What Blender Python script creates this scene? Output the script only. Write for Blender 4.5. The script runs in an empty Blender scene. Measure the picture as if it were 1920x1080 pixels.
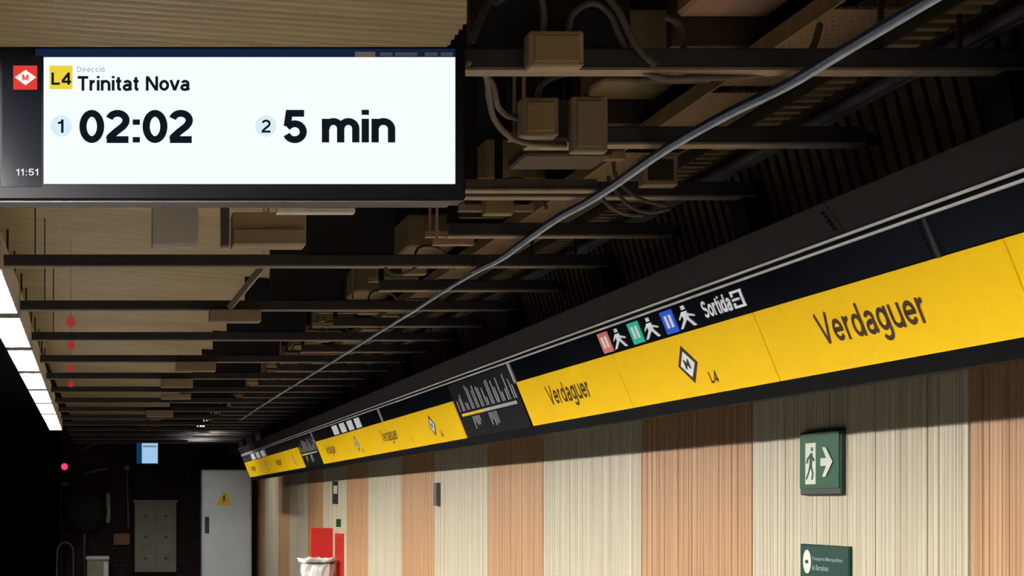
import bpy, math, random
from mathutils import Vector
random.seed(7)
sc = bpy.context.scene
COL = sc.collection

# ------------------------------------------------------------------ camera
EYE = 1.55
F = 3300.0            # focal length in pixels of a 1920 px wide frame
VX, VY = 205.0, 943.0 # where the platform axis vanishes
cam_data = bpy.data.cameras.new('camera')
cam = bpy.data.objects.new('camera', cam_data)
COL.objects.link(cam)
cam.location = (0, 0, EYE)
cam.rotation_euler = (math.pi/2, 0, 0)
cam_data.sensor_width = 36.0
cam_data.lens = 36.0*F/1920.0
cam_data.shift_x = (960-VX)/1920.0
cam_data.shift_y = (VY-540)/1920.0
cam_data.clip_start = 0.05
sc.camera = cam
# ------------------------------------------------------------------ world, exposure
w = bpy.data.worlds.new('world'); sc.world = w; w.use_nodes = True
w.node_tree.nodes['Background'].inputs[0].default_value = (0.9, 0.95, 1.0, 1)
w.node_tree.nodes['Background'].inputs[1].default_value = 0.01
sc.view_settings.view_transform = 'Standard'
sc.view_settings.look = 'None'
sc.view_settings.exposure = 0.0
sc.view_settings.gamma = 1.0
sc.view_settings.use_curve_mapping = False
LAMP = 290.0          # luminaire tube radiance
SCREEN = 1.0

# ------------------------------------------------------------------ materials
def srgb(r, g, b):
    f = lambda c: (c/255/12.92) if c/255 <= .04045 else ((c/255+.055)/1.055)**2.4
    return (f(r), f(g), f(b), 1)
def mat(name, col, rough=.6, metal=0, emit=0, noise=.15, nscale=20, stretch=(1,1,1), spec=.5, bump=0, emitcol=None):
    m = bpy.data.materials.new(name); m.use_nodes = True
    nt = m.node_tree; b = nt.nodes['Principled BSDF']
    b.inputs['Base Color'].default_value = col
    b.inputs['Roughness'].default_value = rough
    b.inputs['Metallic'].default_value = metal
    b.inputs['Specular IOR Level'].default_value = spec
    if emit:
        b.inputs['Emission Color'].default_value = emitcol or col
        b.inputs['Emission Strength'].default_value = emit
    if noise:
        tc = nt.nodes.new('ShaderNodeTexCoord'); mp = nt.nodes.new('ShaderNodeMapping')
        mp.inputs['Scale'].default_value = stretch
        nz = nt.nodes.new('ShaderNodeTexNoise'); nz.inputs['Scale'].default_value = nscale
        nz.inputs['Detail'].default_value = 4
        rp = nt.nodes.new('ShaderNodeMapRange')
        rp.inputs['From Min'].default_value = .3; rp.inputs['From Max'].default_value = .7
        rp.inputs['To Min'].default_value = 1-noise; rp.inputs['To Max'].default_value = 1+noise
        mx = nt.nodes.new('ShaderNodeVectorMath'); mx.operation = 'SCALE'
        mx.inputs[0].default_value = col[:3]
        L = nt.links.new
        L(tc.outputs['Object'], mp.inputs['Vector']); L(mp.outputs[0], nz.inputs['Vector'])
        L(nz.outputs['Fac'], rp.inputs['Value']); L(rp.outputs[0], mx.inputs['Scale'])
        L(mx.outputs[0], b.inputs['Base Color'])
        if bump:
            bp = nt.nodes.new('ShaderNodeBump'); bp.inputs['Strength'].default_value = bump
            bp.inputs['Distance'].default_value = .01
            L(nz.outputs['Fac'], bp.inputs['Height']); L(bp.outputs[0], b.inputs['Normal'])
    return m
def emission(name, col, s):
    m = bpy.data.materials.new(name); m.use_nodes = True
    nt = m.node_tree; nt.nodes.clear()
    e = nt.nodes.new('ShaderNodeEmission'); o = nt.nodes.new('ShaderNodeOutputMaterial')
    e.inputs[0].default_value = col; e.inputs[1].default_value = s
    nt.links.new(e.outputs[0], o.inputs[0]); return m
def wood(name, col, dark):
    """laminated slats: fine streaks along Z, tone changing along Y"""
    m = bpy.data.materials.new(name); m.use_nodes = True
    nt = m.node_tree; b = nt.nodes['Principled BSDF']; L = nt.links.new
    b.inputs['Roughness'].default_value = .5
    g = nt.nodes.new('ShaderNodeNewGeometry'); mp = nt.nodes.new('ShaderNodeMapping')
    mp.inputs['Scale'].default_value = (1, 42, .5)
    nz = nt.nodes.new('ShaderNodeTexNoise'); nz.inputs['Scale'].default_value = 1.6; nz.inputs['Detail'].default_value = 5
    r = nt.nodes.new('ShaderNodeMapRange'); r.inputs['From Min'].default_value=.32; r.inputs['From Max'].default_value=.68
    mx = nt.nodes.new('ShaderNodeMix'); mx.data_type='RGBA'
    mx.inputs[6].default_value = dark; mx.inputs[7].default_value = col
    L(g.outputs['Position'], mp.inputs['Vector']); L(mp.outputs[0], nz.inputs['Vector'])
    L(nz.outputs['Fac'], r.inputs['Value']); L(r.outputs[0], mx.inputs[0]); L(mx.outputs[2], b.inputs['Base Color'])
    return m
def perforated(name, col):
    m = bpy.data.materials.new(name); m.use_nodes = True
    nt = m.node_tree; b = nt.nodes['Principled BSDF']; L = nt.links.new
    b.inputs['Roughness'].default_value=.5; b.inputs['Metallic'].default_value=.3
    g = nt.nodes.new('ShaderNodeNewGeometry'); v = nt.nodes.new('ShaderNodeTexVoronoi')
    mp = nt.nodes.new('ShaderNodeMapping'); mp.inputs['Scale'].default_value=(1,.4,1)
    v.inputs['Scale'].default_value = 70; v.inputs['Randomness'].default_value = 0.1
    c = nt.nodes.new('ShaderNodeMath'); c.operation='GREATER_THAN'; c.inputs[1].default_value=.33
    mx = nt.nodes.new('ShaderNodeMix'); mx.data_type='RGBA'
    mx.inputs[6].default_value=(.01,.008,.006,1); mx.inputs[7].default_value=col
    L(g.outputs['Position'], mp.inputs[0]); L(mp.outputs[0], v.inputs['Vector']); L(v.outputs['Distance'], c.inputs[0]); L(c.outputs[0], mx.inputs[0]); L(mx.outputs[2], b.inputs['Base Color'])
    return m

M = dict(
 beige=wood('beige laminate', srgb(220,211,186), srgb(180,167,134)),
 orange=wood('orange wood laminate', srgb(208,166,120), srgb(170,120,76)),
 ceil=mat('cream ceiling slat enamel', srgb(206,188,146), .26, noise=.10, nscale=2, stretch=(.5,9,1)),
 ceilback=mat('brown ceiling backing', srgb(26,20,14), .8),
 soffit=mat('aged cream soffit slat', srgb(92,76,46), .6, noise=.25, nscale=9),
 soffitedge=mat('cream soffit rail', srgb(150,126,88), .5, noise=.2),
 black=mat('soot black', (.006,.006,.007,1), .8, noise=.3, nscale=4, spec=.2),
 bulk=mat('blue black sheet', (.010,.011,.014,1), .7, noise=.3, nscale=5, spec=.3),
 beam=mat('dark painted steel', srgb(50,48,54), .8, noise=.25, nscale=12),
 beamedge=mat('lighter steel flange', srgb(140,126,112), .45, noise=.2),
 fascia=mat('charcoal fascia sheet', srgb(40,36,35), .7, noise=.1, nscale=3, spec=.1),
 housing=mat('black housing', srgb(6,6,8), .6, noise=0, spec=.06),
 glassblack=mat('black gloss sign glass', (.007,.009,.014,1), .12, noise=.4, nscale=2, stretch=(1,.8,1), spec=.3),
 alu=mat('bright aluminium rail', srgb(248,248,246), .4, noise=.1),
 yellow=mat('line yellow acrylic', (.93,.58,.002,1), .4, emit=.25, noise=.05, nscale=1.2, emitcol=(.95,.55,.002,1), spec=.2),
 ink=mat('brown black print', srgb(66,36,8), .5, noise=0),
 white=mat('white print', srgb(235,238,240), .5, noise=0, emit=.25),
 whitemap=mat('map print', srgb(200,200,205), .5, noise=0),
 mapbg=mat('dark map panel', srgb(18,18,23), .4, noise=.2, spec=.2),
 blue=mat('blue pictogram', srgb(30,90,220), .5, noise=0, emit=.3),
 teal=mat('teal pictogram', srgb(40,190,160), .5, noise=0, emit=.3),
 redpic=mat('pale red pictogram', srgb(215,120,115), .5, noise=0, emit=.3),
 box=mat('cream junction box plastic', srgb(172,152,118), .5, noise=.12, nscale=8),
 boxlid=mat('cream junction box lid', srgb(160,138,96), .5, noise=.12, nscale=8),
 boxgrey=mat('grey junction box plastic', srgb(150,135,115), .5, noise=.1, nscale=8),
 conduit=mat('grey flexible conduit', srgb(92,84,78), .55, noise=.2, nscale=60),
 cableblue=mat('pale blue cable sheath', srgb(190,214,240), .35, noise=.2, nscale=8),
 cablenavy=mat('navy cable sheath', srgb(14,40,84), .4, noise=.1),
 tan=mat('tan duct enamel', srgb(196,158,128), .35, noise=.15, nscale=4),
 mirrorback=mat('near black green sheet', srgb(26,27,22), .6, noise=.2, spec=.2),
 olive=mat('dark olive sheet', srgb(58,46,28), .6, noise=.2),
 perf=perforated('perforated tray', srgb(138,108,76)),
 lumhouse=mat('grey luminaire housing', srgb(205,203,203), .45, noise=.08, nscale=4),
 tube=emission('fluorescent tube', (1.0,.97,.93,1), LAMP),
 tube2=emission('shorter lamp tube', (1.0,.97,.93,1), LAMP*.27),
 louver=mat('louvre blade', srgb(190,190,190), .4, noise=0),
 casing=mat('display casing black', (.003,.003,.004,1), .4, noise=0, spec=.15),
 casinggrey=mat('display casing grey', srgb(84,78,84), .5, noise=.1),
 navy=emission('display navy strip', srgb(19,34,62), 1.0),
 screen=emission('display white area', (.93,1.0,1.0,1), SCREEN),
 glass=mat('dark display glass', (.004,.005,.008,1), .12, noise=0, spec=.25),
 sblack=emission('display black ink', srgb(17,24,32), 1),
 sgrey=emission('display grey ink', srgb(150,160,160), 1),
 spale=emission('display pale blue disc', srgb(218,238,250), 1),
 sred=emission('display red tile', srgb(225,62,56), 1),
 syel=emission('display yellow tile', srgb(240,212,60), 1),
 swhite=emission('display white print', srgb(250,245,240), 1),
 stan=emission('display dim tan chip', srgb(96,88,76), 1),
 sdim=emission('display dim grey chip', srgb(66,66,84), 1),
 green=mat('exit sign green', srgb(8,84,48), .45, noise=.08, spec=.25),
 dgreen=mat('dark green plate', srgb(4,60,48), .45, noise=.05, spec=.25),
 dgreen2=mat('dark green box', srgb(14,46,34), .5, noise=.1),
 wprint=mat('cream print', srgb(225,232,215), .5, noise=0),
 wprint2=mat('pale green print', srgb(150,185,175), .5, noise=0),
 cab=mat('pale grey enamel', srgb(205,212,214), .45, noise=.04, nscale=2),
 cab2=mat('cream grey enamel', srgb(150,145,128), .5, noise=.12, nscale=6),
 dark=mat('dark metal', srgb(40,38,38), .4, noise=.1),
 brick=mat('sooty red brick', srgb(50,32,30), .85, noise=.5, nscale=7),
 mortar=mat('sooty mortar', srgb(26,20,19), .9, noise=.3),
 red=mat('red enamel', srgb(215,34,26), .4, noise=.06),
 redsign=mat('dim red enamel', srgb(170,30,14), .5, noise=.1, emit=.15),
 salmon=mat('salmon lit insert', srgb(210,110,80), .5, noise=.1, emit=.45),
 redlamp=emission('red signal lens', (1,.03,.09,1), 2.0),
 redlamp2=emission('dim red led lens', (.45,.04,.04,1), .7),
 monitor=emission('far monitor picture', srgb(160,200,235), 1.0),
 monitor2=emission('far monitor dark blue', srgb(16,60,100), .8),
 monitor3=emission('far monitor mid', srgb(110,140,170), 1.0),
 bag=mat('white plastic bag', srgb(225,225,222), .4, noise=.1, bump=.3),
 warn=mat('warning yellow', srgb(235,190,20), .5, noise=0),
 strip=mat('pale strip lamp', srgb(130,130,112), .5, noise=.1),
 orangebox=mat('ochre box', srgb(150,95,45), .5, noise=.15),
 floor=mat('grey terrazzo floor', srgb(74,72,69), .35, noise=.12, nscale=40),
 ballast=mat('black ballast', (.01,.01,.01,1), .9, noise=.4, nscale=30),
 pipe=mat('grey pipe', srgb(80,76,74), .5, noise=.15),
)

# ------------------------------------------------------------------ mesh helpers (coordinates: x right, y away, z above EYE level)
class MB:
    def __init__(s): s.v=[]; s.f=[]; s.m=[]
    def add(s, vs, fs, mi=0):
        o=len(s.v); s.v+= [tuple(v) for v in vs]; s.f += [tuple(i+o for i in f) for f in fs]; s.m += [mi]*len(fs); return s
    def box(s, x0,x1,y0,y1,z0,z1, mi=0, bev=0):
        if bev:
            # chamfered box : 24 vertices
            b=min(bev,(x1-x0)*.45,(y1-y0)*.45,(z1-z0)*.45)
            import itertools
            idx={}; vs=[]
            for sx,sy,sz in itertools.product((0,1),repeat=3):
                X=(x0,x1)[sx]; Y=(y0,y1)[sy]; Z=(z0,z1)[sz]
                ix=X+(b if sx==0 else -b); iy=Y+(b if sy==0 else -b); iz=Z+(b if sz==0 else -b)
                for a,p in (('x',(X,iy,iz)),('y',(ix,Y,iz)),('z',(ix,iy,Z))):
                    idx[(sx,sy,sz,a)]=len(vs); vs.append(p)
            g=lambda a,b_,c,k: idx[(a,b_,c,k)]
            fs=[]
            for q in (0,1):
                fs.append([g(q,0,0,'x'),g(q,1,0,'x'),g(q,1,1,'x'),g(q,0,1,'x')])
                fs.append([g(0,q,0,'y'),g(1,q,0,'y'),g(1,q,1,'y'),g(0,q,1,'y')])
                fs.append([g(0,0,q,'z'),g(1,0,q,'z'),g(1,1,q,'z'),g(0,1,q,'z')])
            for p in (0,1):
                for q in (0,1):
                    fs.append([g(0,p,q,'y'),g(1,p,q,'y'),g(1,p,q,'z'),g(0,p,q,'z')])
                    fs.append([g(p,0,q,'x'),g(p,1,q,'x'),g(p,1,q,'z'),g(p,0,q,'z')])
                    fs.append([g(p,q,0,'x'),g(p,q,1,'x'),g(p,q,1,'y'),g(p,q,0,'y')])
            for a,b_,c in itertools.product((0,1),repeat=3):
                fs.append([g(a,b_,c,'x'),g(a,b_,c,'y'),g(a,b_,c,'z')])
            # orient outward
            cx=Vector(((x0+x1)/2,(y0+y1)/2,(z0+z1)/2)); out=[]
            for f in fs:
                P=[Vector(vs[i]) for i in f]; n=(P[1]-P[0]).cross(P[2]-P[0]); c=sum(P,Vector())/len(P)
                out.append(f if n.dot(c-cx)>0 else f[::-1])
            return s.add(vs,out,mi)
        vs=[(x0,y0,z0),(x1,y0,z0),(x1,y1,z0),(x0,y1,z0),(x0,y0,z1),(x1,y0,z1),(x1,y1,z1),(x0,y1,z1)]
        return s.add(vs,[(0,3,2,1),(4,5,6,7),(0,1,5,4),(1,2,6,5),(2,3,7,6),(3,0,4,7)],mi)
    def frame_box(s, O,U,V,N,u0,u1,v0,v1,n0,n1, mi=0):
        P=lambda a,b,c: tuple(O+U*a+V*b+N*c)
        vs=[P(u0,v0,n0),P(u1,v0,n0),P(u1,v1,n0),P(u0,v1,n0),P(u0,v0,n1),P(u1,v0,n1),P(u1,v1,n1),P(u0,v1,n1)]
        return s.add(vs,[(0,3,2,1),(4,5,6,7),(0,1,5,4),(1,2,6,5),(2,3,7,6),(3,0,4,7)],mi)
    def prism_y(s, prof, y0, y1, mi=0):
        n=len(prof); vs=[(x,y0,z) for x,z in prof]+[(x,y1,z) for x,z in prof]
        fs=[tuple(range(n)), tuple(range(2*n-1,n-1,-1))]+[(i,i+n,(i+1)%n+n,(i+1)%n) for i in range(n)]
        return s.add(vs,fs,mi)
    def tube(s, pts, r, seg=8, mi=0, ring=0):
        pts=[Vector(p) for p in pts]; rings=[]; up=Vector((0.13,.31,.94)).normalized()
        base=len(s.v); n=len(pts)
        for i,p in enumerate(pts):
            t=(pts[min(i+1,n-1)]-pts[max(i-1,0)]).normalized()
            a=t.cross(up); 
            if a.length<.05: a=t.cross(Vector((1,0,0)))
            a.normalize(); b=t.cross(a)
            rr=r*(1+ (ring if i%2 else -ring))
            for k in range(seg):
                an=2*math.pi*k/seg; s.v.append(tuple(p+a*math.cos(an)*rr+b*math.sin(an)*rr))
        for i in range(n-1):
            for k in range(seg):
                s.f.append((base+i*seg+k, base+i*seg+(k+1)%seg, base+(i+1)*seg+(k+1)%seg, base+(i+1)*seg+k)); s.m.append(mi)
        s.f.append(tuple(base+k for k in range(seg))[::-1]); s.m.append(mi)
        s.f.append(tuple(base+(n-1)*seg+k for k in range(seg))); s.m.append(mi)
        return s
    def lathe(s, c, prof, seg=20, axis='z', mi=0):
        base=len(s.v)
        for r,h in prof:
            for k in range(seg):
                a=2*math.pi*k/seg; x,y=r*math.cos(a),r*math.sin(a)
                if axis=='z': p=(c[0]+x,c[1]+y,c[2]+h)
                elif axis=='y': p=(c[0]+x,c[1]+h,c[2]+y)
                else: p=(c[0]+h,c[1]+x,c[2]+y)
                s.v.append(p)
        for i in range(len(prof)-1):
            for k in range(seg):
                s.f.append((base+i*seg+k,base+i*seg+(k+1)%seg,base+(i+1)*seg+(k+1)%seg,base+(i+1)*seg+k)); s.m.append(mi)
        s.f.append(tuple(base+k for k in range(seg))); s.m.append(mi)
        s.f.append(tuple(base+(len(prof)-1)*seg+k for k in range(seg))); s.m.append(mi)
        return s
    def build(s, name, mats, parent=None, smooth=False, kind=None, label=None):
        me=bpy.data.meshes.new(name); off=Vector((0,0,EYE))
        org = parent_loc(parent)
        me.from_pydata([tuple(Vector(v)+off-org) for v in s.v],[],s.f)
        if not isinstance(mats,(list,tuple)): mats=[mats]
        for m in mats: me.materials.append(m)
        me.polygons.foreach_set('material_index', s.m)
        if smooth: me.polygons.foreach_set('use_smooth',[True]*len(s.f))
        import bmesh
        b=bmesh.new(); b.from_mesh(me); bmesh.ops.recalc_face_normals(b, faces=b.faces); b.to_mesh(me); b.free()
        o=bpy.data.objects.new(name,me); COL.objects.link(o)
        if parent: o.parent=parent
        if kind: o['kind']=kind
        if label: o['label']=label
        return o
def parent_loc(p):
    v=Vector((0,0,0))
    while p is not None:
        v+=Vector(p.location); p=p.parent
    return v
def tag(o,label,cat,group=None):
    o['label']=label; o['category']=cat
    if group: o['group']=group
    return o
def thing(name,label,cat,loc,group=None):
    o=bpy.data.objects.new(name,None); COL.objects.link(o); o.empty_display_size=.05
    o.location=(loc[0],loc[1],loc[2]+EYE); return tag(o,label,cat,group)
def struct(o): o['kind']='structure'; return o
def P(px,py,Y): return Vector(((px-VX)*Y/F, Y, (VY-py)*Y/F))
def catmull(pts,n=8):
    pts=[Vector(p) for p in pts]; out=[]
    q=[pts[0]]+pts+[pts[-1]]
    for i in range(1,len(q)-2):
        for k in range(n):
            t=k/n; a,b,c,d=q[i-1],q[i],q[i+1],q[i+2]
            out.append(.5*((2*b)+(c-a)*t+(2*a-5*b+4*c-d)*t*t+(3*b-a-3*c+d)*t**3))
    out.append(pts[-1]); return out
def text(name, s, O,U,V,N, w,h, m, parent, bold=0.0, lift=.0015, shear=0, align='fit', label=None):
    """lettering laid flat on a surface: lower left corner O, width w (along U), height h (along V)"""
    cu=bpy.data.curves.new('t','FONT'); cu.body=s; cu.size=1; cu.offset=bold; cu.resolution_u=3; cu.fill_mode='FRONT'
    to=bpy.data.objects.new('t',cu); me=bpy.data.meshes.new_from_object(to)
    xs=[v.co.x for v in me.vertices]; ys=[v.co.y for v in me.vertices]
    x0,x1,y0,y1=min(xs),max(xs),min(ys),max(ys); org=parent_loc(parent); off=Vector((0,0,EYE))
    for v in me.vertices:
        a=(v.co.x-x0)/(x1-x0)*w; b=(v.co.y-y0)/(y1-y0)*h
        v.co = O+U*a+V*b+N*lift+off-org
    me.materials.clear(); me.materials.append(m)
    o=bpy.data.objects.new(name,me); COL.objects.link(o); o.parent=parent
    bpy.data.objects.remove(to); 
    if label: o['label']=label
    return o
def poly(name, pts2, O,U,V,N, m, parent, lift=.0015, th=.001, label=None):
    """flat outlined sign shape of small thickness"""
    n=len(pts2); vs=[O+U*a+V*b+N*(lift) for a,b in pts2]+[O+U*a+V*b+N*(lift-th) for a,b in pts2]
    fs=[tuple(range(n)),tuple(range(2*n-1,n-1,-1))]+[(i,(i+1)%n,(i+1)%n+n,i+n) for i in range(n)]
    mb=MB(); mb.add(vs,fs); return mb.build(name,m,parent,label=label)
def circ(cx,cy,rx,ry,n=24): return [(cx+rx*math.cos(2*math.pi*i/n),cy+ry*math.sin(2*math.pi*i/n)) for i in range(n)]

XW=2.4; ZF=-EYE; YEND=30.0; YBACK=-6.0
CZ=1.35               # ceiling height above the eye at x=0
def cz(x): return CZ-.07*x
BZ=.93; STEP=.783; Y0=3.775
def YK(k): return Y0+STEP*k

# ================================================================== SETTING
struct(MB().box(-.75,2.6,YBACK,YEND+.3,ZF-.3,ZF).build('floor',M['floor']))
struct(MB().box(-4.6,-.75,YBACK,YEND+14,ZF-1.3,ZF-1.2).build('floor_track',M['ballast']))
struct(MB().box(-.80,-.75,YBACK,YEND+.3,ZF-1.2,ZF).build('trim_platform_edge',M['black']))
struct(MB().box(-4.7,-4.6,YBACK,YEND+14,ZF-1.3,2.2).build('wall_left',M['black']))
struct(MB().box(-4.7,2.6,YBACK-.1,YBACK,ZF-1.3,2.2).build('wall_front',M['ceilback']))
struct(MB().box(-4.7,-.72,YEND+13.9,YEND+14,ZF-1.3,2.2).build('wall_tunnel_end',M['black']))
struct(MB().box(-4.7,-.60,YBACK,YEND+14,1.5,1.6).build('ceiling_track',M['black']))
struct(MB().box(.9,2.6,YBACK,YEND+.3,1.62,1.7).build('ceiling_void',M['black']))
# slatted ceiling on the left
ceil=struct(MB().add([(-.62,YBACK,cz(-.62)+.02),(.95,YBACK,cz(.95)+.02),(.95,YEND,cz(.95)+.02),(-.62,YEND,cz(-.62)+.02),
     (-.62,YBACK,1.62),(.95,YBACK,1.62),(.95,YEND,1.62),(-.62,YEND,1.62)],
     [(0,3,2,1),(4,5,6,7),(0,1,5,4),(1,2,6,5),(2,3,7,6),(3,0,4,7)]).build('ceiling',M['ceilback']))
PITCH=.055
def cslat(mb,y,x0=-.62,x1=.95,h=.0):
    # shallow rounded slat across the platform
    n=5; wd=PITCH*.68; prof=[]
    for i in range(n+1):
        t=i/n; prof.append((y+t*wd, -.013*math.sin(math.pi*t)**.6+h))
    vs=[];
    for x in (x0,x1):
        for yy,zz in prof: vs.append((x,yy,cz(x)+zz+.006))
        vs += [(x,y+wd,cz(x)+.02),(x,y,cz(x)+.02)]
    m=n+3
    fs=[tuple(range(m)),tuple(range(2*m-1,m-1,-1))]+[(i,(i+1)%m,(i+1)%m+m,i+m) for i in range(m)]
    mb.add(vs,fs)
yy=3.9
while yy<6.2:
    mb=MB(); cslat(mb,yy,h=random.uniform(-.0012,.0012)); mb.build('slat',M['ceil'],ceil); yy+=PITCH
mb=MB()
while yy<YEND-.1:
    cslat(mb,yy,h=random.uniform(-.001,.001)); yy+=PITCH
yy=3.9-PITCH
while yy>YBACK: cslat(mb,yy); yy-=PITCH
mb.build('slat_field',M['ceil'],ceil,kind='stuff')
# longitudinal joint strips of the ceiling
for xj in (): MB().box(xj,xj+.012,6.2,YEND-.1,cz(xj)-.012,cz(xj)+.0).build('joint_strip',M['ceilback'],ceil)

# ---- right wall with alternating slatted panels
wall=struct(MB().box(XW+.02,XW+.2,YBACK,YEND+.3,ZF,1.62).build('wall_right',M['ceilback']))
bounds=[(3.49,'beige')]
px=[1817,1410,1203,1018,915,815,753,690,650,605,577,543,522,497,478]
ys=[3.49]+[7920/(p-205) for p in px]
cols=['orange','beige']*8
near0=1.65
segs=[(1.66,3.49,'beige'),(.2,1.66,'orange'),(-1.6,.2,'beige'),(-3.2,-1.6,'orange'),(YBACK,-3.2,'beige')]
segs+=[(ys[i],ys[i+1],cols[i]) for i in range(len(ys)-1)]+[(ys[-1],YEND,'orange')]
def vslat(mb,y,wd,dx=0):
    mb.add([(XW+dx,y,ZF+.1),(XW+dx,y+wd*.92,ZF+.1),(XW+.013,y+wd*.97,ZF+.1),(XW+.013,y-wd*.03,ZF+.1),
            (XW+dx,y,1.6),(XW+dx,y+wd*.92,1.6),(XW+.013,y+wd*.97,1.6),(XW+.013,y-wd*.03,1.6)],
           [(0,3,2,1),(4,5,6,7),(0,1,5,4),(1,2,6,5),(2,3,7,6),(3,0,4,7)])
for a,b,c in segs:
    base=MB().box(XW+.006,XW+.03,a+.006,b-.006,ZF+.1,1.6).build('wall_panel',M[c],wall)
    base['label']='beige vertical slat panel' if c=='beige' else 'orange wood vertical slat panel'
    n=int((b-a-.012)/.035); wd=(b-a-.012)/n
    if 3.4<a<6.5:
        for i in range(n):
            mb=MB(); vslat(mb,a+.006+i*wd,wd,random.uniform(-.0012,.0012)); mb.build('slat',M[c],base)
    else:
        mb=MB()
        for i in range(n): vslat(mb,a+.006+i*wd,wd,random.uniform(-.0012,.0012))
        mb.build('slat_field',M[c],base,kind='stuff')
struct(MB().box(XW-.012,XW+.02,YBACK,YEND,ZF,ZF+.12).build('baseboard_right',M['dark']))

# ---- end wall of sooty brick
ew=struct(MB().box(-.85,2.6,YEND,YEND+.2,ZF-.3,1.62).build('wall_back',M['mortar']))
mb=MB(); z=ZF
row=0
while z<1.5:
    x=-.84+(0 if row%2 else -.12)
    while x<2.42:
        a=max(x,-.84); d=random.uniform(.008,.022)
        mb.box(a,x+.238,YEND-d,YEND,z,z+.063); x+=.25
    z+=.075; row+=1
mb.build('brick_field',M['brick'],ew,kind='stuff')

# ================================================================== LUMINAIRES above the platform edge
LZ=.93; LX=-.377*LZ
DX=(174-205)/F*1.0; DZ=-(957-943)/F*1.0       # the row runs a hair outwards and down with the track
W1=['','first','second','third','fourth','fifth','sixth','seventh','eighth','ninth','tenth','eleventh','twelfth','thirteenth','fourteenth','fifteenth','sixteenth','seventeenth','eighteenth','nineteenth','twentieth']
NTH=W1+['twenty-'+w for w in W1[1:10]]+['thirtieth']+['thirty-'+w for w in W1[1:10]]
ORD=['nearest']+[w+' nearest' for w in NTH[2:]]
def lumi(y0,y1,lab):
    def ax(y): return Vector((LX+DX*y, y, LZ+DZ*y))
    a=ax(y0); b=ax(y1); U=(b-a).normalized(); Vv=Vector((0,0,1)); N=Vector((-1,0,0)); L=(b-a).length
    t=thing('ceiling_luminaire',lab,'luminaire',tuple(a),'luminaires above the platform edge')
    h=MB(); h.frame_box(a,U,Vv,N,0,L,.037,.139,0,.15)
    h.frame_box(a,U,Vv,N,0,L,0,.037,0,.006); h.frame_box(a,U,Vv,N,0,L,0,.037,.144,.15)
    h.build('housing',M['lumhouse'],t)
    for n0 in (.026,.088):
        mb=MB(); mb.frame_box(a,U,Vv,N,.05,L-.05,.006,.030,n0,n0+.036); mb.build('tube',M['tube'],t)
    mb=MB(); n=9
    for i in range(n+1):
        u=.012+(L-.024)*i/n; mb.frame_box(a,U,Vv,N,u-.006,u+.006,.0,.006,.006,.144)
    for s_ in (0.012,L-.012-.03): mb.frame_box(a,U,Vv,N,s_-.012,s_+.03,.0,.037,.006,.144)
    mb.build('louvre',M['louver'],t,kind='stuff')
    for u in (.4,L-.4):
        p=a+U*u+N*.08; MB().tube([p+Vector((0,0,.135)),p+Vector((0,0,cz(p.x)-p.z+.01))],.006,6).build('hanger_rod',M['dark'],t)
    return t
YL=20.46
y=YL; spans=[]
while y>YBACK+1.8:
    spans.append((y-1.65,y-.07)); y-=1.72
vis=[q for q in spans if q[1]>6.6][::-1]; beh=[q for q in spans if q[1]<=6.6]
for i_,q in enumerate(vis): lumi(q[0],q[1],'long white louvred luminaire left of the beams, '+(ORD[i_] if i_<len(vis)-1 else 'farthest')+' of the visible row')
for i_,q in enumerate(beh): lumi(q[0],q[1],'long white louvred luminaire outside the left edge of the view, '+['last','second','third','fourth','fifth','sixth','seventh','eighth'][i_]+' before it')
# short second row added above the far beams to light the white cabinet
def lumi2(xc,y0,y1,lab):
    t=thing('ceiling_luminaire',lab,'luminaire',(xc,y0,1.14))
    MB().box(xc-.08,xc+.08,y0,y1,1.16,1.26,bev=.008).build('housing',M['lumhouse'],t)
    MB().box(xc-.05,xc+.05,y0+.04,y1-.04,1.145,1.162).build('tube',M['tube2'],t)
    for sx_ in (-.066,.054): MB().box(xc+sx_,xc+sx_+.012,y0+.02,y1-.02,1.118,1.165).build('side_lip',M['dark'],t)
    for u_ in range(8): MB().box(xc-.06,xc+.06,y0+.02+u_*(y1-y0-.05)/7,y0+.028+u_*(y1-y0-.05)/7,1.112,1.165).build('louvre_blade',M['dark'],t)
    for u in (y0+.3,y1-.3): MB().tube([(xc,u,1.255),(xc,u,1.625)],.006,6).build('hanger_rod',M['dark'],t)
lumi2(1.33,22.9,24.5,'short luminaire above the far cross beams, nearer of two'); lumi2(1.33,25.0,26.6,'short luminaire above the far cross beams, farther of two')

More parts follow.
